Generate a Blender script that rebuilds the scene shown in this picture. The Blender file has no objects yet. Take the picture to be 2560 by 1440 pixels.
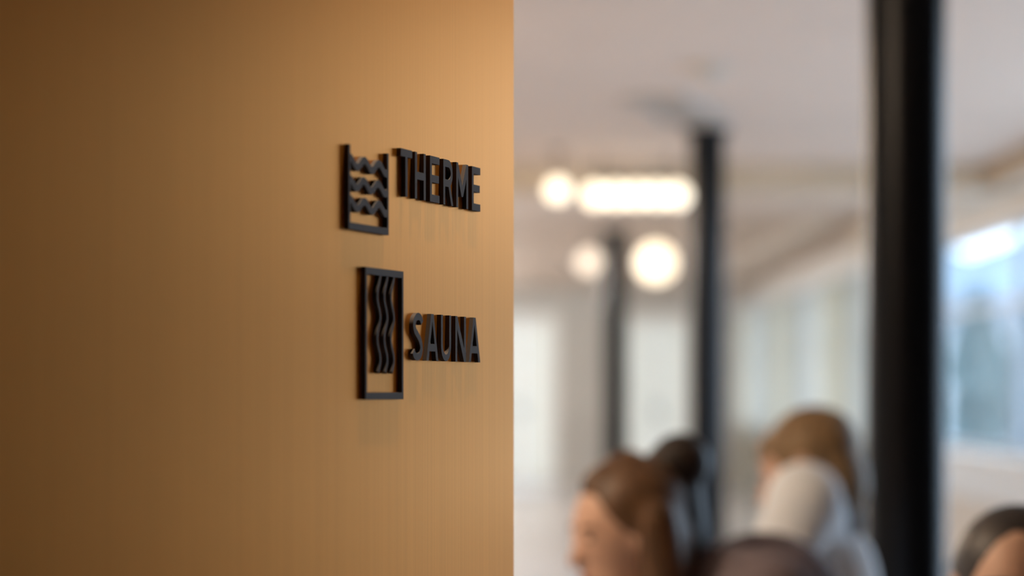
import bpy, bmesh, math, random
from mathutils import Vector, Matrix, noise

random.seed(7)
S = bpy.context.scene
C = S.collection

# ------------------------------------------------------------------ camera
EYE = 1.30                      # camera height, metres
FPX = 6400.0                    # focal length in pixels of the 2560 frame (90 mm)
cam_d = bpy.data.cameras.new('camera'); cam = bpy.data.objects.new('camera', cam_d); C.objects.link(cam)
cam_d.sensor_width = 36; cam_d.lens = 90; cam_d.shift_y = 260 / 2560
cam_d.clip_start = .05; cam_d.clip_end = 400
cam.location = (0, 0, EYE); cam.rotation_euler = (math.pi / 2, 0, 0)
cam_d.dof.use_dof = True; cam_d.dof.focus_distance = 2.21; cam_d.dof.aperture_fstop = 3.0
cam_d.dof.aperture_blades = 0
S.camera = cam

# ------------------------------------------------------------------ world: overcast, cool daylight
w = bpy.data.worlds.new('overcast_sky'); S.world = w; w.use_nodes = True
bg = w.node_tree.nodes['Background']
bg.inputs['Color'].default_value = (.70, .84, 1.0, 1); bg.inputs['Strength'].default_value = 3.1

S.view_settings.view_transform = 'Standard'; S.view_settings.look = 'None'
S.view_settings.exposure = 0.5; S.view_settings.gamma = 1.0; S.view_settings.use_curve_mapping = False

# ------------------------------------------------------------------ helpers
def at(px, py, Y):
    return Vector(((px - 1280) / FPX * Y, Y, EYE + (980 - py) / FPX * Y))

def link(o, parent=None):
    C.objects.link(o)
    if parent is not None: o.parent = parent
    return o

def tag(o, label=None, cat=None, group=None, kind=None):
    if label: o['label'] = label
    if cat: o['category'] = cat
    if group: o['group'] = group
    if kind: o['kind'] = kind
    return o

def empty(name, loc=(0, 0, 0), rz=0):
    o = bpy.data.objects.new(name, None); o.location = loc; o.rotation_euler = (0, 0, rz)
    o.empty_display_size = .1
    return link(o)

MATS = {}
def mat(name, col, rough=.6, metal=0, var=.06, scale=8, bump=0, emit=None, estr=0, spec=.5, stretch=(1, 1, 1)):
    if name in MATS: return MATS[name]
    m = bpy.data.materials.new(name); m.use_nodes = True
    nt = m.node_tree; b = nt.nodes['Principled BSDF']
    tc = nt.nodes.new('ShaderNodeTexCoord'); mp = nt.nodes.new('ShaderNodeMapping')
    mp.inputs['Scale'].default_value = stretch
    nz = nt.nodes.new('ShaderNodeTexNoise'); nz.inputs['Scale'].default_value = scale; nz.inputs['Detail'].default_value = 4
    nt.links.new(tc.outputs['Object'], mp.inputs[0]); nt.links.new(mp.outputs[0], nz.inputs[0])
    rp = nt.nodes.new('ShaderNodeValToRGB')
    rp.color_ramp.elements[0].position = .3; rp.color_ramp.elements[1].position = .7
    rp.color_ramp.elements[0].color = (*[max(0, c * (1 - var)) for c in col], 1)
    rp.color_ramp.elements[1].color = (*[min(1, c * (1 + var)) for c in col], 1)
    nt.links.new(nz.outputs[0], rp.inputs[0]); nt.links.new(rp.outputs[0], b.inputs['Base Color'])
    b.inputs['Roughness'].default_value = rough; b.inputs['Metallic'].default_value = metal
    b.inputs['Specular IOR Level'].default_value = spec
    if bump:
        bp = nt.nodes.new('ShaderNodeBump'); bp.inputs['Strength'].default_value = bump; bp.inputs['Distance'].default_value = .002
        nt.links.new(nz.outputs[0], bp.inputs['Height']); nt.links.new(bp.outputs[0], b.inputs['Normal'])
    if emit:
        b.inputs['Emission Color'].default_value = (*emit, 1); b.inputs['Emission Strength'].default_value = estr
    MATS[name] = m
    return m

def lin(r, g, b):
    return tuple(((c / 255) / 12.92 if c / 255 <= .04045 else ((c / 255 + .055) / 1.055) ** 2.4) for c in (r, g, b))

def add_box(bm, x0, x1, y0, y1, z0, z1):
    v = [bm.verts.new(p) for p in ((x0, y0, z0), (x1, y0, z0), (x1, y1, z0), (x0, y1, z0), (x0, y0, z1), (x1, y0, z1), (x1, y1, z1), (x0, y1, z1))]
    for f in ((0, 3, 2, 1), (4, 5, 6, 7), (0, 1, 5, 4), (1, 2, 6, 5), (2, 3, 7, 6), (3, 0, 4, 7)):
        bm.faces.new([v[i] for i in f])

def lathe(bm, prof, n=32, cx=0, cy=0):
    rings = []
    for r, z in prof:
        if r < 1e-5: rings.append([bm.verts.new((cx, cy, z))])
        else: rings.append([bm.verts.new((cx + r * math.cos(2 * math.pi * i / n), cy + r * math.sin(2 * math.pi * i / n), z)) for i in range(n)])
    for a, b in zip(rings, rings[1:]):
        for i in range(n):
            j = (i + 1) % n
            q = [a[i % len(a)], a[j % len(a)], b[j % len(b)], b[i % len(b)]]
            q = list(dict.fromkeys(q))
            if len(q) > 2: bm.faces.new(q)

def obj(name, bm, m, parent=None, smooth=False, bevel=0):
    me = bpy.data.meshes.new(name)
    if bevel:
        bmesh.ops.bevel(bm, geom=list(bm.edges), offset=bevel, segments=2, affect='EDGES', clamp_overlap=True)
    bmesh.ops.recalc_face_normals(bm, faces=bm.faces)
    bm.to_mesh(me); bm.free()
    if smooth: me.shade_smooth()
    me.materials.append(m)
    o = bpy.data.objects.new(name, me)
    return link(o, parent)

def box(name, x0, x1, y0, y1, z0, z1, m, parent=None, bevel=0):
    bm = bmesh.new(); add_box(bm, x0, x1, y0, y1, z0, z1)
    return obj(name, bm, m, parent, bevel=bevel)

def struct(o): o['kind'] = 'structure'; return o

# ------------------------------------------------------------------ materials of the setting
CEIL = EYE + 1.38               # 2.68 m
XR = 3.14                       # right wall
YB = 34.5                       # far wall
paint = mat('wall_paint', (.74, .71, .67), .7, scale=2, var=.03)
ceil_m = mat('ceiling_paint', (.57, .46, .38), .8, scale=1.5, var=.03)
floor_m = mat('floor_terrazzo', (.60, .58, .58), .28, scale=30, var=.10)
dark_wood = mat('dark_wood_panel', (.045, .028, .018), .5, scale=3, stretch=(8, 8, .6), var=.3)
white_p = mat('white_paint', (.80, .80, .78), .5, scale=3, var=.02)
beige_p = mat('beige_panel', (.60, .56, .51), .6, scale=3, var=.04)
tan_wood = mat('tan_wood', (.50, .41, .30), .5, scale=5, stretch=(1, .15, 1), var=.15)
frame_m = mat('window_frame_paint', (.30, .36, .42), .4, var=.03)

# ------------------------------------------------------------------ room shell
struct(box('floor', -3.3, XR + .3, -2.8, YB + .2, -.12, 0, floor_m))
struct(box('ceiling', -3.3, XR + .3, -2.8, YB + .2, CEIL, CEIL + .2, ceil_m))
struct(box('wall_left', -3.3, -3.1, -2.6, YB, 0, CEIL, paint))
struct(box('wall_rear', -3.3, XR + .3, -2.8, -2.6, 0, CEIL, dark_wood))
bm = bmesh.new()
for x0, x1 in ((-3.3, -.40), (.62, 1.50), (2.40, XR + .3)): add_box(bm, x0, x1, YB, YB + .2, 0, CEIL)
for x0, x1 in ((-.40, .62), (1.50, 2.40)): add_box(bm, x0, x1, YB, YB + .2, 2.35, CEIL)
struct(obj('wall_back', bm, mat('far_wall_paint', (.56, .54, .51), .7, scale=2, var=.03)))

WY0, WY1 = 6.2, 33.8       # the row of windows in the right wall
SILL, HEAD = .90, 2.38
bm = bmesh.new()
add_box(bm, XR, XR + .1, -2.6, WY0, 0, CEIL)
add_box(bm, XR, XR + .1, 33.7, YB, 0, CEIL)
add_box(bm, XR, XR + .1, WY0, 12.725, 0, .12); add_box(bm, XR, XR + .1, 12.725, 33.7, 0, SILL)   # the two nearest windows, out of view, are enlarged to brighten the brass
add_box(bm, XR, XR + .1, WY0, 12.725, 2.6, CEIL); add_box(bm, XR, XR + .1, 12.725, 33.7, HEAD, CEIL)
add_box(bm, XR, XR + .1, 19.25, 19.3, SILL, HEAD)
struct(obj('wall_right', bm, paint))

glass = bpy.data.materials.new('clear_glass'); glass.use_nodes = True
nt = glass.node_tree; nt.nodes.remove(nt.nodes['Principled BSDF'])
tr = nt.nodes.new('ShaderNodeBsdfTransparent'); gl = nt.nodes.new('ShaderNodeBsdfGlossy'); gl.inputs['Roughness'].default_value = .02
mx = nt.nodes.new('ShaderNodeMixShader'); fr = nt.nodes.new('ShaderNodeFresnel'); fr.inputs['IOR'].default_value = 1.12
tr.inputs['Color'].default_value = (.95, .98, 1, 1)
ge = nt.nodes.new('ShaderNodeNewGeometry'); mu = nt.nodes.new('ShaderNodeMath'); mu.operation = 'SUBTRACT'; mu.use_clamp = True
nt.links.new(fr.outputs[0], mu.inputs[0]); nt.links.new(ge.outputs['Backfacing'], mu.inputs[1])   # only the outer face of a pane reflects
nt.links.new(mu.outputs[0], mx.inputs[0]); nt.links.new(tr.outputs[0], mx.inputs[1]); nt.links.new(gl.outputs[0], mx.inputs[2])
nt.links.new(mx.outputs[0], nt.nodes['Material Output'].inputs[0])

# four wide windows, a pier, then four more behind the sheer curtains
spans = [(6.2 + 3.2625 * i, 6.2 + 3.2625 * (i + 1)) for i in range(4)] + [(19.3 + 3.6 * i, 19.3 + 3.6 * i + 3.6) for i in range(4)]
for i, (y0, y1) in enumerate(spans):
    step = y1 - y0
    sl = .12 if i < 2 else SILL
    e = struct(empty('window_%d' % (i + 1), (XR + .05, (y0 + y1) / 2, sl)))
    hy = step / 2; hz = (2.6 if i < 2 else HEAD) - sl
    bm = bmesh.new(); f = .045
    add_box(bm, -.03, .03, -hy, -hy + f, 0, hz); add_box(bm, -.03, .03, hy - f, hy, 0, hz)
    add_box(bm, -.03, .03, -hy + f, hy - f, 0, f); add_box(bm, -.03, .03, -hy + f, hy - f, hz - f, hz)
    obj('window_frame', bm, frame_m, e)
    box('glazing_bar', -.03, .03, -hy + f, hy - f, hz * .64, hz * .64 + .04, frame_m, e)
    box('pane', -.004, .004, -hy + f, hy - f, f, hz * .64, glass, e)
    box('pane', -.004, .004, -hy + f, hy - f, hz * .64 + .04, hz - f, glass, e)
    box('window_sill', -.20, -.03, -hy, hy, -.035, .0, white_p, e)

portal_d = bpy.data.lights.new('window_portal', 'AREA'); portal_d.shape = 'RECTANGLE'
portal_d.size = 2.6 - .12; portal_d.size_y = WY1 - WY0; portal_d.cycles.is_portal = True
portal = link(bpy.data.objects.new('window_portal', portal_d))
portal.location = (XR + .12, (WY0 + WY1) / 2, (.12 + 2.6) / 2); portal.rotation_euler = (0, math.radians(90), 0)

struct(box('added_dark_panel', XR - .03, XR - .001, -2.59, 6.15, .10, CEIL - .002, dark_wood))     # unseen dark panel, added to darken what the left of the brass reflects
# wainscot under the windows: white band above, beige panel below
struct(box('trim_1', XR - .14, XR - .001, 12.73, 19.2, .60, .862, mat('cool_white_paint', (.66, .72, .78), .5, var=.02), bevel=.02))
struct(box('trim_2', XR - .10, XR - .001, 12.73, 19.2, .10, .598, beige_p))
struct(box('baseboard_right', XR - .03, XR - .0005, -2.6, YB, 0, .095, dark_wood))
# wooden cornice along the right wall and the beam across the ceiling
struct(box('trim_3', XR - .24, XR - .001, 12.74, 22, CEIL - .15, CEIL - .001, tan_wood))
struct(box('trim_4', XR - .78, XR - .55, 20, YB - .01, CEIL - .03, CEIL - .001, mat('pale_track', (.66, .57, .49), .6)))
struct(box('trim_5', -3.09, XR - .001, 15.5, 15.8, CEIL - .17, CEIL - .001, tan_wood))

# ------------------------------------------------------------------ the brass sign wall
A = math.radians(18.33); sa, ca = math.sin(A), math.cos(A)
T = Vector((sa, ca, 0)); N = Vector((ca, -sa, 0))
D0 = 2.286; X0 = -80 / FPX * D0; DEP = .0036
P0 = Vector((X0, D0, 0))                    # on the plane of the letter fronts
def sx(px, off=0.0):                        # metres along the wall for a measured column
    p = P0 + N * off; u = (px - 1280) / FPX
    return (u * p.y - p.x) / (sa - u * ca)
FRAME = Matrix((( sa, 0, ca, 0), (ca, 0, -sa, 0), (0, 1, 0, 0), (0, 0, 0, 1)))   # x along wall, y up, z out of wall

brass = bpy.data.materials.new('brushed_brass'); brass.use_nodes = True
nt = brass.node_tree; b = nt.nodes['Principled BSDF']
tc = nt.nodes.new('ShaderNodeTexCoord'); mp = nt.nodes.new('ShaderNodeMapping'); mp.inputs['Scale'].default_value = (420, 1.2, 1)
nz = nt.nodes.new('ShaderNodeTexNoise'); nz.inputs['Scale'].default_value = 1; nz.inputs['Detail'].default_value = 5
nt.links.new(tc.outputs['Object'], mp.inputs[0]); nt.links.new(mp.outputs[0], nz.inputs[0])
rp = nt.nodes.new('ShaderNodeValToRGB')
rp.color_ramp.elements[0].color = (.70, .262, .034, 1); rp.color_ramp.elements[1].color = (.77, .295, .042, 1)
rp.color_ramp.elements[0].position = .3; rp.color_ramp.elements[1].position = .7
nt.links.new(nz.outputs[0], rp.inputs[0]); nt.links.new(rp.outputs[0], b.inputs['Base Color'])
b.inputs['Metallic'].default_value = .76; b.inputs['Roughness'].default_value = .32; b.inputs['Specular Tint'].default_value = (.90, .75, .56, 1)
bp = nt.nodes.new('ShaderNodeBump'); bp.inputs['Strength'].default_value = .05; bp.inputs['Distance'].default_value = .0005
nt.links.new(nz.outputs[0], bp.inputs['Height']); nt.links.new(bp.outputs[0], b.inputs['Normal'])

s_end = sx(1285, -DEP)
bm = bmesh.new(); add_box(bm, -3.4, s_end, 0, CEIL - .002, -.12, 0)
wall = struct(obj('wall_sign', bm, brass, bevel=.0008))
wall.matrix_world = Matrix.Translation(P0 - N * DEP) @ FRAME

# ------------------------------------------------------------------ raised letters and pictograms
black = mat('black_acrylic', (.054, .042, .034), .6, spec=.22, var=.04, scale=40)

def plate(name, loops, parent, depth=DEP, m=black):
    """A flat outline (with holes) cut from sheet, standing proud of the wall."""
    cu = bpy.data.curves.new(name, 'CURVE'); cu.dimensions = '2D'; cu.fill_mode = 'BOTH'
    cu.extrude = depth / 2 - .00015; cu.bevel_depth = .00015; cu.bevel_resolution = 1; cu.offset = -.00015
    for lp in loops:
        sp = cu.splines.new('POLY'); sp.points.add(len(lp) - 1); sp.use_cyclic_u = True
        for p, (x, y) in zip(sp.points, lp): p.co = (x, y, 0, 1)
    tmp = bpy.data.objects.new('tmp', cu); C.objects.link(tmp)
    dg = bpy.context.evaluated_depsgraph_get()
    me = bpy.data.meshes.new_from_object(tmp.evaluated_get(dg)); me.name = name
    bpy.data.objects.remove(tmp); bpy.data.curves.remove(cu)
    me.transform(Matrix.Translation((0, 0, depth / 2))); me.shade_flat()
    me.materials.clear(); me.materials.append(m)
    return link(bpy.data.objects.new(name, me), parent)

def ribbon(pts, wd):
    L, R = [], []
    for i, (x, y) in enumerate(pts):
        a = pts[max(i - 1, 0)]; c = pts[min(i + 1, len(pts) - 1)]
        dx, dy = c[0] - a[0], c[1] - a[1]; l = math.hypot(dx, dy)
        nx, ny = -dy / l * wd / 2, dx / l * wd / 2
        L.append((x + nx, y + ny)); R.append((x - nx, y - ny))
    return [L + R[::-1]]

def catmull(P, n=8):
    P = [P[0]] + P + [P[-1]]; out = []
    for i in range(1, len(P) - 2):
        for k in range(n):
            t = k / n; r = []
            for d in (0, 1):
                a, b_, c, e = P[i - 1][d], P[i][d], P[i + 1][d], P[i + 2][d]
                r.append(.5 * (2 * b_ + (c - a) * t + (2 * a - 5 * b_ + 4 * c - e) * t * t + (3 * b_ - a - 3 * c + e) * t ** 3))
            out.append(tuple(r))
    return out + [P[-2]]

def arc(cx, cy, rx, ry, a0, a1, n=10):
    return [(cx + rx * math.cos(math.radians(a0 + (a1 - a0) * i / n)), cy + ry * math.sin(math.radians(a0 + (a1 - a0) * i / n))) for i in range(n + 1)]

def letter(ch, x0, x1, H):
    W = x1 - x0; v = .0050; h = .0064
    o = lambda L: [[(x0 + x, y) for x, y in lp] for lp in L]
    if ch == 'T':
        m = W / 2
        return o([[(0, H), (W, H), (W, H - h), (m + v / 2, H - h), (m + v / 2, 0), (m - v / 2, 0), (m - v / 2, H - h), (0, H - h)]])
    if ch == 'H':
        c = H * .5
        return o([[(0, 0), (0, H), (v, H), (v, c + h / 2), (W - v, c + h / 2), (W - v, H), (W, H), (W, 0), (W - v, 0), (W - v, c - h / 2), (v, c - h / 2), (v, 0)]])
    if ch == 'E':
        c = H * .51
        return o([[(0, 0), (0, H), (W, H), (W, H - h), (v, H - h), (v, c + h / 2), (W * .94, c + h / 2), (W * .94, c - h / 2), (v, c - h / 2), (v, h), (W, h), (W, 0)]])
    if ch == 'R':
        c = H * .40; ro = (H - c) / 2; bx = W * .50
        out = [(0, 0), (0, H)] + arc(bx, H - ro, W * .93 - bx, ro, 90, -62, 14)
        out += [(W, 0), (W - v * 1.15, 0), (W * .52, c), (v, c), (v, 0)]
        ri = ro - h
        return o([out, [(v, c + h)] + arc(bx, c + h + ri, W * .93 - bx - v, ri, -90, 90, 12) + [(v, H - h)]])
    if ch == 'M':
        d = H * .25; k = v * .98
        return o([[(0, 0), (0, H), (v * .95, H), (W / 2, d + h * 1.5), (W - v * .95, H), (W, H), (W, 0), (W - v, 0), (W - v, H * .66), (W / 2 + k * .45, d), (W / 2 - k * .45, d), (v, H * .66), (v, 0)]])
    if ch == 'S':
        P = [(.93, .79), (.80, .885), (.56, .925), (.28, .88), (.13, .755), (.22, .63), (.48, .53), (.74, .42), (.87, .27), (.76, .125), (.47, .072), (.20, .10), (.05, .19)]
        return o(ribbon(catmull([(x * W, y * H) for x, y in P]), .0060))
    if ch == 'A':
        m = W / 2; t = v * .62
        def xe(y): return m * y / H * (1 - t / m)           # outer edge
        b0, b1 = H * .20, H * .20 + h
        xi = lambda y: v * 1.12 + (m - v * 1.12) * y / (H * .86)   # inner edge, apex at .86 H
        return o([[(0, 0), (m - t, H), (m + t, H), (W, 0), (W - v * 1.12, 0), (W - xi(b0), b0), (xi(b0), b0), (v * 1.12, 0)],
                  [(xi(b1), b1), (W - xi(b1), b1), (m, H * .84)]])
    if ch == 'U':
        r = W / 2
        out = [(0, H)] + arc(r, r * 1.1, r, r * 1.1, 180, 360, 14) + [(W, H), (W - v, H)]
        out += arc(r, r * 1.1, r - v, r * 1.1 - h * .9, 360, 180, 14) + [(v, H)]
        return o([out])
    if ch == 'N':
        return o([[(0, 0), (0, H), (v * 1.02, H), (W - v, H * .30), (W - v, H), (W, H), (W, 0), (W - v * 1.02, 0), (v, H * .70), (v, 0)]])

def sign_root(name, s0, z0):
    e = empty(name); e.matrix_world = Matrix.Translation(P0 - N * DEP + T * s0 + Vector((0, 0, z0))) @ FRAME
    return e

# THERME
Z0 = EYE
s0 = sx(1002)
r = sign_root('wall_lettering', s0, Z0 + .1610)
tag(r, 'black raised word THERME beside the pool pictogram on the brass wall', 'lettering', 'black sign lettering')
for ch, a, c in (('T', 1002, 1030.6), ('H', 1037.5, 1064.5), ('E', 1075, 1099), ('R', 1108.3, 1133.6), ('M', 1140.8, 1170.6), ('E', 1180, 1201)):
    plate('letter', letter(ch, sx(a) - s0, sx(c) - s0, .0390), r)
# SAUNA
s1 = sx(1033)
r = sign_root('wall_lettering', s1, Z0 + .0264)
tag(r, 'black raised word SAUNA beside the tall wavy steam pictogram', 'lettering', 'black sign lettering')
for ch, a, c in (('S', 1033, 1057), ('A', 1066, 1096), ('U', 1102.5, 1128), ('N', 1138.5, 1165), ('A', 1172, 1201)):
    plate('letter', letter(ch, sx(a) - s1, sx(c) - s1, .0397), r)

# pool pictogram: an open-topped frame and three waves
sp0, sp1 = sx(872), sx(972); Wp = sp1 - sp0; Hp = .0660; v = .0034; hb = .0055
r = sign_root('pool_pictogram', sp0, Z0 + .1268)
tag(r, 'black square pool pictogram with three wave lines left of THERME', 'pictogram', 'black sign pictograms')
plate('frame', [[(0, 0), (0, Hp), (v, Hp), (v, hb), (Wp - v, hb), (Wp - v, Hp), (Wp, Hp), (Wp, 0)]], r)
for k, zc in enumerate((.0527, .0364, .0203)):
    ph = (.0, .35, .0)[k]
    pts = [(v * .8 + (Wp - v * 1.6) * i / 60, zc + .0034 * math.cos(2 * math.pi * 2.6 * i / 60 + ph)) for i in range(61)]
    plate('wave', ribbon(pts, .0060), r)

# sauna pictogram: a closed frame with three steam strips hanging from the top bar
ss0, ss1 = sx(913.8), sx(1009); Ws = ss1 - ss0; Hs = .1050; v = .0036; hb = .0056
r = sign_root('sauna_pictogram', ss0, Z0 - .0060)
tag(r, 'black tall rectangular sauna pictogram with three wavy vertical strips', 'pictogram', 'black sign pictograms')
plate('frame', [[(0, 0), (0, Hs), (Ws, Hs), (Ws, 0)], [(v, hb), (Ws - v, hb), (Ws - v, Hs - hb), (v, Hs - hb)]], r)
for px in (947.5, 965, 981.5):
    xc = sx(px) - ss0
    pts = [(xc + .0034 * math.cos(2 * math.pi * i / 60 * (.0782 / .0340)), Hs - hb * .9 - .0782 * i / 60) for i in range(61)]
    plate('steam_strip', ribbon(pts, .0034), r)

# downlight over the sign
def downlight(label, loc, energy, spot, col=(1, .80, .60)):
    e = empty('recessed_downlight', loc); tag(e, label, 'ceiling light')
    bm = bmesh.new(); lathe(bm, [(.030, -.001), (.042, -.001), (.044, -.006), (.032, -.008), (.030, -.001)], 32)
    obj('trim_ring', bm, mat('black_ring', (.02, .02, .02), .4), e, True)
    bm = bmesh.new(); lathe(bm, [(0, -.002), (.029, -.002), (.029, -.004), (0, -.004)], 24)
    obj('lens', bm, mat('warm_lens', (.9, .85, .75), .4, emit=(1, .8, .55), estr=4), e)
    ld = bpy.data.lights.new('downlight_lamp', 'SPOT'); ld.energy = energy; ld.color = col; ld.spot_size = math.radians(spot); ld.spot_blend = 1.0; ld.shadow_soft_size = .012
    lo = link(bpy.data.objects.new('lamp', ld), e); lo.location = (0, 0, -.012)
    return e
lp = P0 - N * DEP + T * .0 + N * .135
downlight('small black-rimmed ceiling downlight directly above the brass sign wall', (lp.x, lp.y, CEIL), 110, 62)

# ------------------------------------------------------------------ black columns
col_m = mat('black_column_paint', (.004, .0045, .006), .30, spec=.15, var=.05, scale=12)
def column(label, x, y, r):
    e = empty('column', (x, y, 0)); tag(e, label, 'column', 'row of black columns')
    bm = bmesh.new(); lathe(bm, [(r, .06), (r, CEIL - .05)], 48); obj('shaft', bm, col_m, e, True)
    bm = bmesh.new(); lathe(bm, [(0, 0), (r * 1.35, 0), (r * 1.35, .03), (r * 1.1, .06), (0, .06)], 48); obj('base', bm, col_m, e)
    bm = bmesh.new(); lathe(bm, [(0, CEIL - .05), (r * 1.1, CEIL - .05), (r * 1.3, CEIL - .012), (r * 1.3, CEIL - .001), (0, CEIL - .001)], 48); obj('capital', bm, col_m, e)
column('thick black round column nearest the camera, at right of the hall', 985 / FPX * 6.05, 6.05, .0955)
column('black round column in mid hall just right of the glowing lamps', 489 / FPX * 13.4, 13.4, .093)
column('thin far black post standing under the row of lamps', 257 / FPX * 21.8, 21.8, .10)

# ------------------------------------------------------------------ glowing lamps
glow = mat('warm_globe', (.9, .86, .78), .4, emit=(1, .84, .60), estr=1.6)
glow2 = mat('soft_globe', (.85, .8, .72), .4, emit=(1, .82, .62), estr=.9)
dark_metal = mat('dark_fixture_metal', (.05, .045, .04), .4, metal=.6)
def globe_bm(r):
    bm = bmesh.new(); lathe(bm, [(r * math.sin(math.pi * i / 16), -r * math.cos(math.pi * i / 16)) for i in range(17)], 24); return bm
def globe_lamp(label, p, r, m, group='globe lamps under the ceiling'):
    e = empty('globe_lamp', (p.x, p.y, CEIL)); tag(e, label, 'lamp', group)
    dz = p.z - CEIL
    bm = bmesh.new(); lathe(bm, [(0, -.001), (.05, -.001), (.05, -.015), (.01, -.02), (0, -.02)], 24); obj('canopy', bm, dark_metal, e)
    bm = bmesh.new(); lathe(bm, [(.006, -.02), (.006, dz + r * .95)], 12); obj('stem', bm, dark_metal, e)
    g = obj('globe', globe_bm(r), m, e, True); g.location = (0, 0, dz)
    return e
globe_lamp('bright round globe lamp at left end beside the lamp row', at(1394, 475, 14.6), .065, glow)
globe_lamp('dim small globe lamp left of the thin far post', at(1472, 655, 22.6), .10, glow2)
globe_lamp('large glowing globe lamp right of the thin far post', at(1640, 657, 22.6), .165, glow)
# linear lamp with a row of globes
pb = at(1590, 488, 14.7)
e = empty('linear_lamp', (pb.x, pb.y, CEIL)); tag(e, 'long ceiling lamp with a row of bright globes left of the mid column', 'lamp')
dz = pb.z - CEIL
box('rail', -.26, .26, -.015, .015, dz + .085, dz + .105, dark_metal, e)
for x in (-.2, .2):
    bm = bmesh.new(); lathe(bm, [(.005, -.001), (.005, dz + .1)], 12, x); obj('stem', bm, dark_metal, e)
for i in range(5):
    g = obj('globe', globe_bm(.068), glow, e, True); g.location = (-.235 + .118 * i, 0, dz + .0)
# added lamps, unseen behind the sign wall, to brighten the hall and the people
k = 0
for x, y, txt in ((-1.2, 4.0, 'nearest'), (-1.7, 9.5, 'second'), (-1.7, 14.6, 'third'), (-1.2, 19.4, 'fourth'), (-1.2, 23.8, 'fifth'), (-.9, 27.5, 'sixth'), (-.9, 31.5, 'farthest')):
    globe_lamp('%s added globe lamp, unseen behind the brass wall, that brightens the hall' % txt, Vector((x, y, CEIL - .25)), .16, mat('added_bright_globe', (.9, .86, .78), .4, emit=(1, .78, .56), estr=62) if y < 16 else mat('added_neutral_globe', (.9, .88, .85), .4, emit=(1, .97, .93), estr=80))

# ceiling vent and smoke detector
e = empty('ceiling_vent', (.80, 12.4, CEIL), math.radians(-15)); tag(e, 'grey slatted vent in the ceiling in front of the mid column', 'vent')
vm = mat('vent_grey', (.40, .36, .32), .6)
bm = bmesh.new()
for a in ((-.15, .15, -.55, -.52), (-.15, .15, .52, .55), (-.15, -.12, -.52, .52), (.12, .15, -.52, .52)): add_box(bm, a[0], a[1], a[2], a[3], -.03, -.001)
obj('frame', bm, vm, e)
for i in range(12): box('slat', -.12, .12, -.49 + .084 * i, -.45 + .084 * i, -.024, -.004, vm, e)
p = at(1770, 165, 10.83)
e = empty('smoke_detector', (p.x, p.y, CEIL)); tag(e, 'small round detector on the ceiling nearer than the vent', 'detector')
dm = mat('detector_plastic', (.45, .40, .34), .5)
bm = bmesh.new(); lathe(bm, [(0, -.001), (.10, -.001), (.10, -.02), (.085, -.028), (0, -.028)], 32); obj('base', bm, dm, e)
bm = bmesh.new(); lathe(bm, [(0, -.028), (.055, -.028), (.045, -.05), (0, -.055)], 32); obj('sensor', bm, dm, e)

# ------------------------------------------------------------------ far wall doors
white_door = mat('white_door_paint', (.84, .83, .79), .45, scale=2, var=.02)
def translucent(name, col, through):
    m = mat(name, col, .9, scale=20, var=.04); nt = m.node_tree
    t = nt.nodes.new('ShaderNodeBsdfTranslucent'); x = nt.nodes.new('ShaderNodeMixShader'); x.inputs[0].default_value = through
    t.inputs['Color'].default_value = (*col, 1)
    nt.links.new(nt.nodes['Principled BSDF'].outputs[0], x.inputs[1]); nt.links.new(t.outputs[0], x.inputs[2])
    nt.links.new(x.outputs[0], nt.nodes['Material Output'].inputs[0])
    return m
frost = translucent('frosted_glass', (.84, .82, .76), .42)
def door(n, x0, x1, h):
    e = struct(empty('door_%d' % n, ((x0 + x1) / 2, YB, 0))); hw = (x1 - x0) / 2
    bm = bmesh.new()
    add_box(bm, -hw, -hw + .06, .001, .12, 0, h); add_box(bm, hw - .06, hw, .001, .12, 0, h); add_box(bm, -hw + .06, hw - .06, .001, .12, h - .06, h)
    obj('door_frame', bm, white_door, e)
    for a, c, s_ in ((-hw + .062, -.004, -1), (.004, hw - .062, 1)):
        lf = bmesh.new()
        add_box(lf, a, a + .05, .03, .07, .01, h - .062); add_box(lf, c - .05, c, .03, .07, .01, h - .062)
        add_box(lf, a + .05, c - .05, .03, .07, .01, .12); add_box(lf, a + .05, c - .05, .03, .07, h - .13, h - .062)
        leafo = obj('door_leaf', lf, white_door, e)
        box('pane', a + .05, c - .05, .045, .055, .12, h - .13, frost, leafo)
        box('door_handle', s_ * .03 - .01, s_ * .03 + .01, -.01, .028, .95, 1.15, dark_metal, leafo, .003)
door(1, 1.50, 2.40, 2.35)
door(2, -.40, .62, 2.35)

# curtains along the far part of the right wall
cur_m = [translucent('curtain_cream', (.74, .67, .53), .6), translucent('curtain_grey', (.68, .65, .58), .55), translucent('curtain_white', (.80, .76, .68), .6)]
names = ['cream', 'grey', 'white']
y = 19.2; i = 0
ordn = ['nearest', 'second', 'third', 'fourth', 'fifth', 'sixth', 'seventh', 'eighth', 'ninth']
while y < 34 and i < 9:
    wv = 1.62
    bm = bmesh.new(); cols = []
    for k in range(49):
        t = k / 48; yy = y + t * (wv - .04); xx = XR - .16 - .045 * math.cos(t * 2 * math.pi * 8) - .015 * math.sin(t * 31 + i)
        cols.append((bm.verts.new((xx, yy, .03)), bm.verts.new((xx * .998 + .006, yy, 2.32))))
    for a, b2 in zip(cols, cols[1:]): bm.faces.new((a[0], b2[0], b2[1], a[1]))
    bmesh.ops.solidify(bm, geom=bm.faces[:], thickness=.004)
    c = (0, 1, 0, 2, 1, 0, 1, 2, 0)[i]
    o = obj('curtain', bm, cur_m[c], None, True)
    tag(o, '%s curtain along right wall, %s from the windows' % (names[c], ordn[i]), 'curtain', 'curtains on the right wall')
    rail = None
    y += wv; i += 1
struct(box('trim_6', XR - .22, XR - .001, 19.1, 33.9, 2.34, 2.37, white_p))

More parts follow.
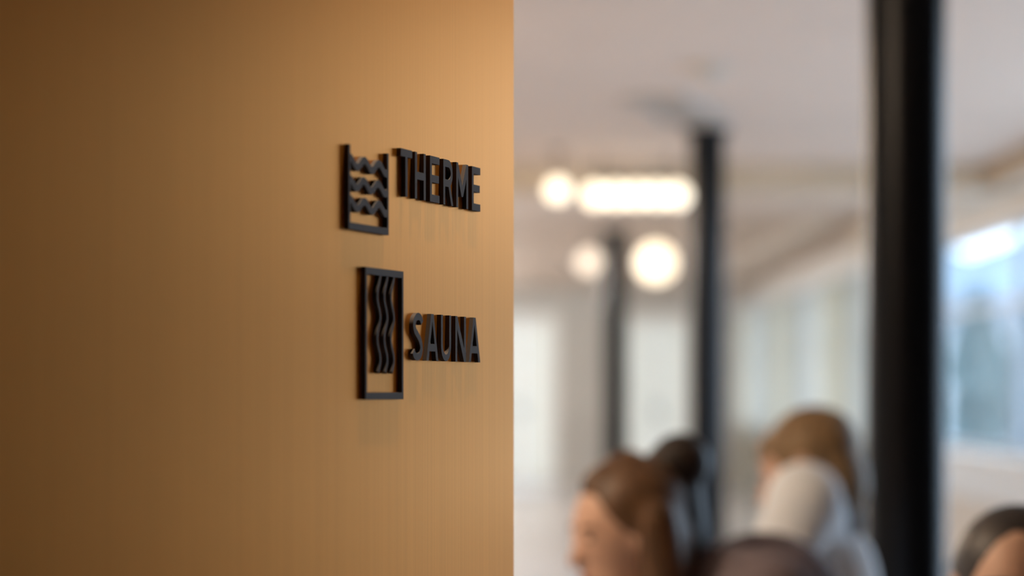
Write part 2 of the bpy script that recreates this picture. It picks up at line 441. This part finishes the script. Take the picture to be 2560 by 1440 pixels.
# ------------------------------------------------------------------ outdoors beyond the windows
struct(box('ground_outside', XR + .12, 60, -10, 140, -.6, -.5, mat('snowy_ground', (.74, .76, .78), .9, scale=.6, var=.08)))
bm = bmesh.new(); cols = []
for i in range(61):
    x = 5 + i * 2.2; hgt = 9.5 + 3.2 * noise.noise(Vector((x * .11, 3, 0))) + 1.2 * noise.noise(Vector((x * .45, 9, 0)))
    cols.append([bm.verts.new(p_) for p_ in ((x, 128, -.5), (x, 134, hgt * .7), (x, 139, hgt), (x, 150, -.5))])
for a_, b_ in zip(cols, cols[1:]):
    for q in range(3): bm.faces.new((a_[q], b_[q], b_[q + 1], a_[q + 1]))
struct(obj('added_hills_outside', bm, mat('haze_tinted_hill', (.20, .26, .32), .9, scale=.2, var=.25), None, True))  # ridge added to dull the white sky, blue haze put into its colour
leaf = [mat('conifer_green', (.05, .09, .10), .9, scale=3, var=.4), mat('bare_hedge', (.12, .14, .15), .9, scale=3, var=.4)]
bark = mat('bark', (.08, .06, .05), .9)
def tree(label, x, y, h, rad, mi):
    e = empty('tree', (x, y, -.5)); tag(e, label, 'tree', 'trees outside the windows')
    bm = bmesh.new(); lathe(bm, [(0, 0), (.14, 0), (.08, h * .5), (0, h * .5)], 10); obj('trunk', bm, bark, e)
    bm = bmesh.new(); bmesh.ops.create_icosphere(bm, subdivisions=4, radius=1)
    for v_ in bm.verts:
        n = 1 + .35 * noise.noise(v_.co * 3 + Vector((x, y, 0))) + .2 * noise.noise(v_.co * 9)
        tp = 1 - .55 * max(0, v_.co.z)
        v_.co = Vector((v_.co.x * rad * tp * n, v_.co.y * rad * tp * n, h * .58 + v_.co.z * h * .42 * n))
    obj('crown', bm, leaf[mi], e, True)
tree('dark conifer seen through the window edge beside the near column', 8.4, 46, 3.6, .55, 0)
tree('small bushy tree in the middle of the window view', 10.6, 52, 3.0, .9, 1)
tree('rounded tree at the far right of the window view', 12.9, 62, 4.2, 1.0, 0)
e = empty('apartment_house', (24, 92, -.5)); tag(e, 'pale house seen through the right windows beyond the trees', 'building')
hw = mat('house_render', (.55, .58, .62), .8, scale=1, var=.05)
box('wall', -9, 9, 0, 8, 0, 4.0, hw, e)
bm = bmesh.new()
vv = [bm.verts.new(p) for p in ((-9.4, -.4, 4), (9.4, -.4, 4), (9.4, 8.4, 4), (-9.4, 8.4, 4), (-9.4, 4, 5.4), (9.4, 4, 5.4))]
for f in ((0, 1, 5, 4), (2, 3, 4, 5), (0, 4, 3), (1, 2, 5), (0, 3, 2, 1)): bm.faces.new([vv[q] for q in f])
obj('roof', bm, mat('slate_roof', (.16, .18, .21), .7), e)
for i in range(6): box('window', -8 + i * 2.8, -6.7 + i * 2.8, -.05, -.001, 1.3, 2.9, mat('house_window', (.10, .13, .17), .15), e)

# ------------------------------------------------------------------ people
def blob(name, parts, m, parent=None, vox=.009, smooth=4):
    """One continuous skin grown over tapered capsules: (p, r, q, r2) or ellipsoids (p, (rx, ry, rz), Matrix)."""
    bm = bmesh.new()
    for pt in parts:
        if len(pt) == 4:
            p, r0, q, r1 = Vector(pt[0]), pt[1], Vector(pt[2]), pt[3]
            d = q - p; L = max(d.length, 1e-4)
            M = Matrix.Translation(p) @ d.to_track_quat('Z', 'Y').to_matrix().to_4x4()
            prof = [(r0 * math.sin(math.pi / 2 * i / 5), -r0 * math.cos(math.pi / 2 * i / 5)) for i in range(6)] + [(r1 * math.cos(math.pi / 2 * i / 5), L + r1 * math.sin(math.pi / 2 * i / 5)) for i in range(6)]
            prof[0] = (0, -r0); prof[-1] = (0, L + r1)
            b2 = bmesh.new(); lathe(b2, prof, 14); b2.transform(M)
        else:
            b2 = bmesh.new(); bmesh.ops.create_icosphere(b2, subdivisions=3, radius=1)
            b2.transform(Matrix.Translation(pt[0]) @ pt[2] @ Matrix.Diagonal((*pt[1], 1)))
        bmesh.ops.recalc_face_normals(b2, faces=b2.faces)
        t_ = bpy.data.meshes.new('t'); b2.to_mesh(t_); b2.free(); bm.from_mesh(t_); bpy.data.meshes.remove(t_)
    me = bpy.data.meshes.new(name); bm.to_mesh(me); bm.free()
    o = bpy.data.objects.new(name, me); C.objects.link(o)
    md = o.modifiers.new('r', 'REMESH'); md.mode = 'VOXEL'; md.voxel_size = vox
    sm = o.modifiers.new('s', 'SMOOTH'); sm.factor = .5; sm.iterations = smooth
    dg = bpy.context.evaluated_depsgraph_get()
    nm = bpy.data.meshes.new_from_object(o.evaluated_get(dg)); nm.name = name
    o.modifiers.clear(); o.data = nm; bpy.data.meshes.remove(me)
    nm.shade_smooth(); nm.materials.clear(); nm.materials.append(m)
    if parent: o.parent = parent
    return o

skin = mat('skin', (.62, .40, .29), .55, scale=20, var=.05)
def person(label, target, yaw, pel, chest, neck, head, tilt, shirt_c, hair_c, trouser_c, hairparts, scarf=None, sh_lift=(0, 0)):
    """Seated figure; local frame: x forward, y left, z up, origin on the floor under the pelvis."""
    base = Vector(target) - Matrix.Rotation(yaw, 3, 'Z') @ Vector(head); base.z = 0
    e = empty('person', base, yaw); tag(e, label, 'person')
    pel, chest, neck, head = map(Vector, (pel, chest, neck, head))
    R = Matrix.Rotation(tilt, 4, 'Y')
    hp = lambda x, y, z: head + (R @ Vector((x, y, z)))
    sh = [chest + (neck - chest) * .62 + Vector((0, s * .175, sh_lift[i])) for i, s in enumerate((1, -1))]
    hip = [pel + Vector((.02, s * .09, -.02)) for s in (1, -1)]
    knee = [Vector((pel.x + .42, s * .12, .50)) for s in (1, -1)]
    ank = [Vector((pel.x + .40, s * .12, .09)) for s in (1, -1)]
    elb = [sh[i] + Vector((.10, s * .06, -.27)) for i, s in enumerate((1, -1))]
    wri = [Vector((pel.x + .34, s * .10, .64)) for s in (1, -1)]
    B = [(head, (.098, .075, .118), R), (hp(.018, 0, -.055), (.078, .061, .072), R), (hp(.045, 0, -.085), .040, hp(.066, 0, -.095), .026), (neck, .052, hp(-.02, 0, -.06), .055),
         (hp(.090, 0, .008), .009, hp(.108, 0, -.026), .013), (hp(.085, .013, -.062), .010, hp(.085, -.013, -.062), .010),
         (hp(.0, .076, -.01), .018, hp(-.008, .08, .02), .02), (hp(.0, -.076, -.01), .018, hp(-.008, -.08, .02), .02),
         (pel, .125, chest, .12), (chest, .12, neck, .06)]
    for i, s in enumerate((1, -1)):
        B += [(neck, .06, sh[i], .055), (sh[i], .05, elb[i], .038), (elb[i], .038, wri[i], .026),
              (hip[i], .085, knee[i], .058), (knee[i], .056, ank[i], .036), (ank[i] + Vector((-.03, 0, -.045)), .036, ank[i] + Vector((.15, 0, -.06)), .026)]
        pm = wri[i] + Vector((.055, 0, -.01)); B.append((wri[i], .026, pm, .030))
        for k in range(4):
            a_ = pm + Vector((.03, (k - 1.5) * .019, 0)); ln = (.036, .042, .040, .030)[k]
            m_ = a_ + Vector((ln, (k - 1.5) * .004, -.008)); B += [(a_, .009, m_, .0085), (m_, .0085, m_ + Vector((ln * .7, 0, -.022)), .0075)]
        th = pm + Vector((-.02, -s * .03, .0)); B += [(th, .011, th + Vector((.035, -s * .022, -.006)), .010), (th + Vector((.035, -s * .022, -.006)), .010, th + Vector((.062, -s * .026, -.014)), .008)]
    blob('body', B, skin, e, .0075, 3)
    for s in (1, -1):
        o = blob('eye', [(hp(.082, s * .030, .012), (.0085, .0095, .0060), R)], mat('eye_dark', (.05, .04, .035), .2), e, .003, 1)
        blob('eyebrow', [(hp(.089, s * .018, .032), .0045, hp(.080, s * .046, .032), .0035)], hair_c, e, .003, 1)
    blob('lips', [(hp(.094, .017, -.062), .0055, hp(.096, 0, -.060), .0065), (hp(.096, 0, -.060), .0065, hp(.094, -.017, -.062), .0055)], mat('lips', (.42, .18, .15), .5), e, .003, 1)
    SH = [(pel + Vector((0, 0, .03)), .15, chest, .15), (chest, .15, neck + Vector((-.01, 0, -.03)), .075)]
    for i, s in enumerate((1, -1)):
        SH += [(chest + (neck - chest) * .8, .085, sh[i], .082), (sh[i], .080, elb[i], .060), (elb[i], .060, elb[i] + (wri[i] - elb[i]) * .88, .040)]
    blob('shirt', SH, shirt_c, e, .011, 5)
    TR = [(pel + Vector((0, .05, -.01)), .135, pel + Vector((0, -.05, -.01)), .135)]
    for i in (0, 1):
        TR += [(hip[i], .105, knee[i], .076), (knee[i], .076, ank[i] + Vector((0, 0, .03)), .056)]
    blob('trousers', TR, trouser_c, e, .011, 4)
    for i in (0, 1): blob('shoe', [(ank[i] + Vector((-.045, 0, -.042)), .046, ank[i] + Vector((.15, 0, -.054)), .036)], mat('shoe_leather', (.03, .025, .02), .4), e, .008, 3)
    blob('hair', [(hp(*q[0]), q[1], hp(*q[2]), q[3]) if len(q) == 4 else (hp(*q[0]), q[1], R) for q in hairparts], hair_c, e, .009, 3)
    if scarf: blob('scarf', [(neck + Vector((.03, .06, 0)), .05, neck + Vector((-.05, .03, .02)), .055), (neck + Vector((-.05, .03, .02)), .055, neck + Vector((-.05, -.05, .02)), .055), (neck + Vector((-.05, -.05, .02)), .055, neck + Vector((.05, -.06, 0)), .05)], scarf, e, .009, 3)
    return e

def stool(label, x, y, top=.405):
    e = empty('stool', (x, y, 0)); tag(e, label, 'stool', 'stools under the seated people')
    wd = mat('stool_wood', (.30, .19, .10), .5, scale=6, stretch=(1, 1, .3), var=.2)
    bm = bmesh.new(); lathe(bm, [(0, top - .05), (.17, top - .05), (.19, top - .035), (.19, top - .01), (.17, top), (0, top)], 32); obj('seat', bm, wd, e)
    for i in range(4):
        a_ = math.radians(45 + 90 * i); bm = bmesh.new(); lathe(bm, [(0, 0), (.016, 0), (.02, top - .05), (0, top - .05)], 12, .12 * math.cos(a_), .12 * math.sin(a_)); obj('leg', bm, wd, e)

cap = [((-.030, 0, .040), (.104, .092, .096)), ((-.060, 0, -.02), (.068, .086, .105))]
hair1 = mat('brown_hair', (.10, .05, .02), .5, scale=60, stretch=(1, 1, .3), var=.4)
hair2 = mat('light_brown_hair', (.22, .14, .065), .55, scale=60, stretch=(1, 1, .3), var=.4)
YA = 4.6
p = person('brown-haired person leaning to the left in a mauve top, in front of mid column', at(1560, 1325, YA), math.radians(205),
       (0, 0, .52), (.16, 0, .895), (.30, 0, .955), (.45, 0, 1.045), math.radians(12),
       mat('mauve_knit', (.15, .125, .14), .9, scale=60, var=.15), hair1, mat('dark_trousers', (.05, .045, .05), .8),
       cap + [((-.06, 0, .02), .07, (-.09, 0, -.12), .06), ((.03, 0, .095), .035, (-.03, 0, .105), .045), ((-.03, .07, .02), .045, (-.01, .085, -.22), .045), ((-.03, -.07, .02), .045, (-.01, -.085, -.22), .045)])
hd = Vector((.45, 0, 1.045))
bun = blob('hair_bun', [(hd + Vector((-.075, 0, .10)), .05, hd + Vector((-.115, 0, .125)), .058), (hd + Vector((-.095, 0, .06)), .062, hd + Vector((-.125, 0, -.16)), .06)], mat('dark_hair_bun', (.012, .007, .004), .5, scale=60, var=.4), p, .009, 3)
bun['label'] = 'dark bun and hanging hair at the back of the head'
stool('round wooden stool under the person in mauve', p.location.x, p.location.y, .375)
YB2 = 5.5
p = person('brown-haired person in a pale blue-white top seen between the two nearest columns', at(2015, 1215, YB2), math.radians(168),
       (0, 0, .55), (.04, 0, .90), (.03, 0, 1.0), (.05, -.03, 1.128), math.radians(20),
       mat('pale_blue_cotton', (.84, .91, .97), .8, scale=40, var=.03), hair2, mat('grey_trousers', (.12, .12, .13), .8),
       cap + [((-.03, 0, .06), .06, (.04, 0, .06), .05)], scarf=mat('grey_wool', (.16, .16, .17), .9), sh_lift=(.115, 0))
stool('round wooden stool under the person in pale blue', p.location.x, p.location.y)
YC = 3.6
p = person('dark-haired person in a pink top at the lower right corner', at(2545, 1522, YC), math.radians(-100),
       (0, 0, .55), (.02, 0, .77), (.05, 0, .89), (.08, 0, 1.007), math.radians(0),
       mat('pink_knit', (.55, .36, .34), .9, scale=60, var=.1), mat('black_hair', (.022, .020, .020), .5, scale=60, var=.3), mat('dark_trousers', (.05, .045, .05), .8),
       cap)
stool('round wooden stool under the person in pink', p.location.x, p.location.y)
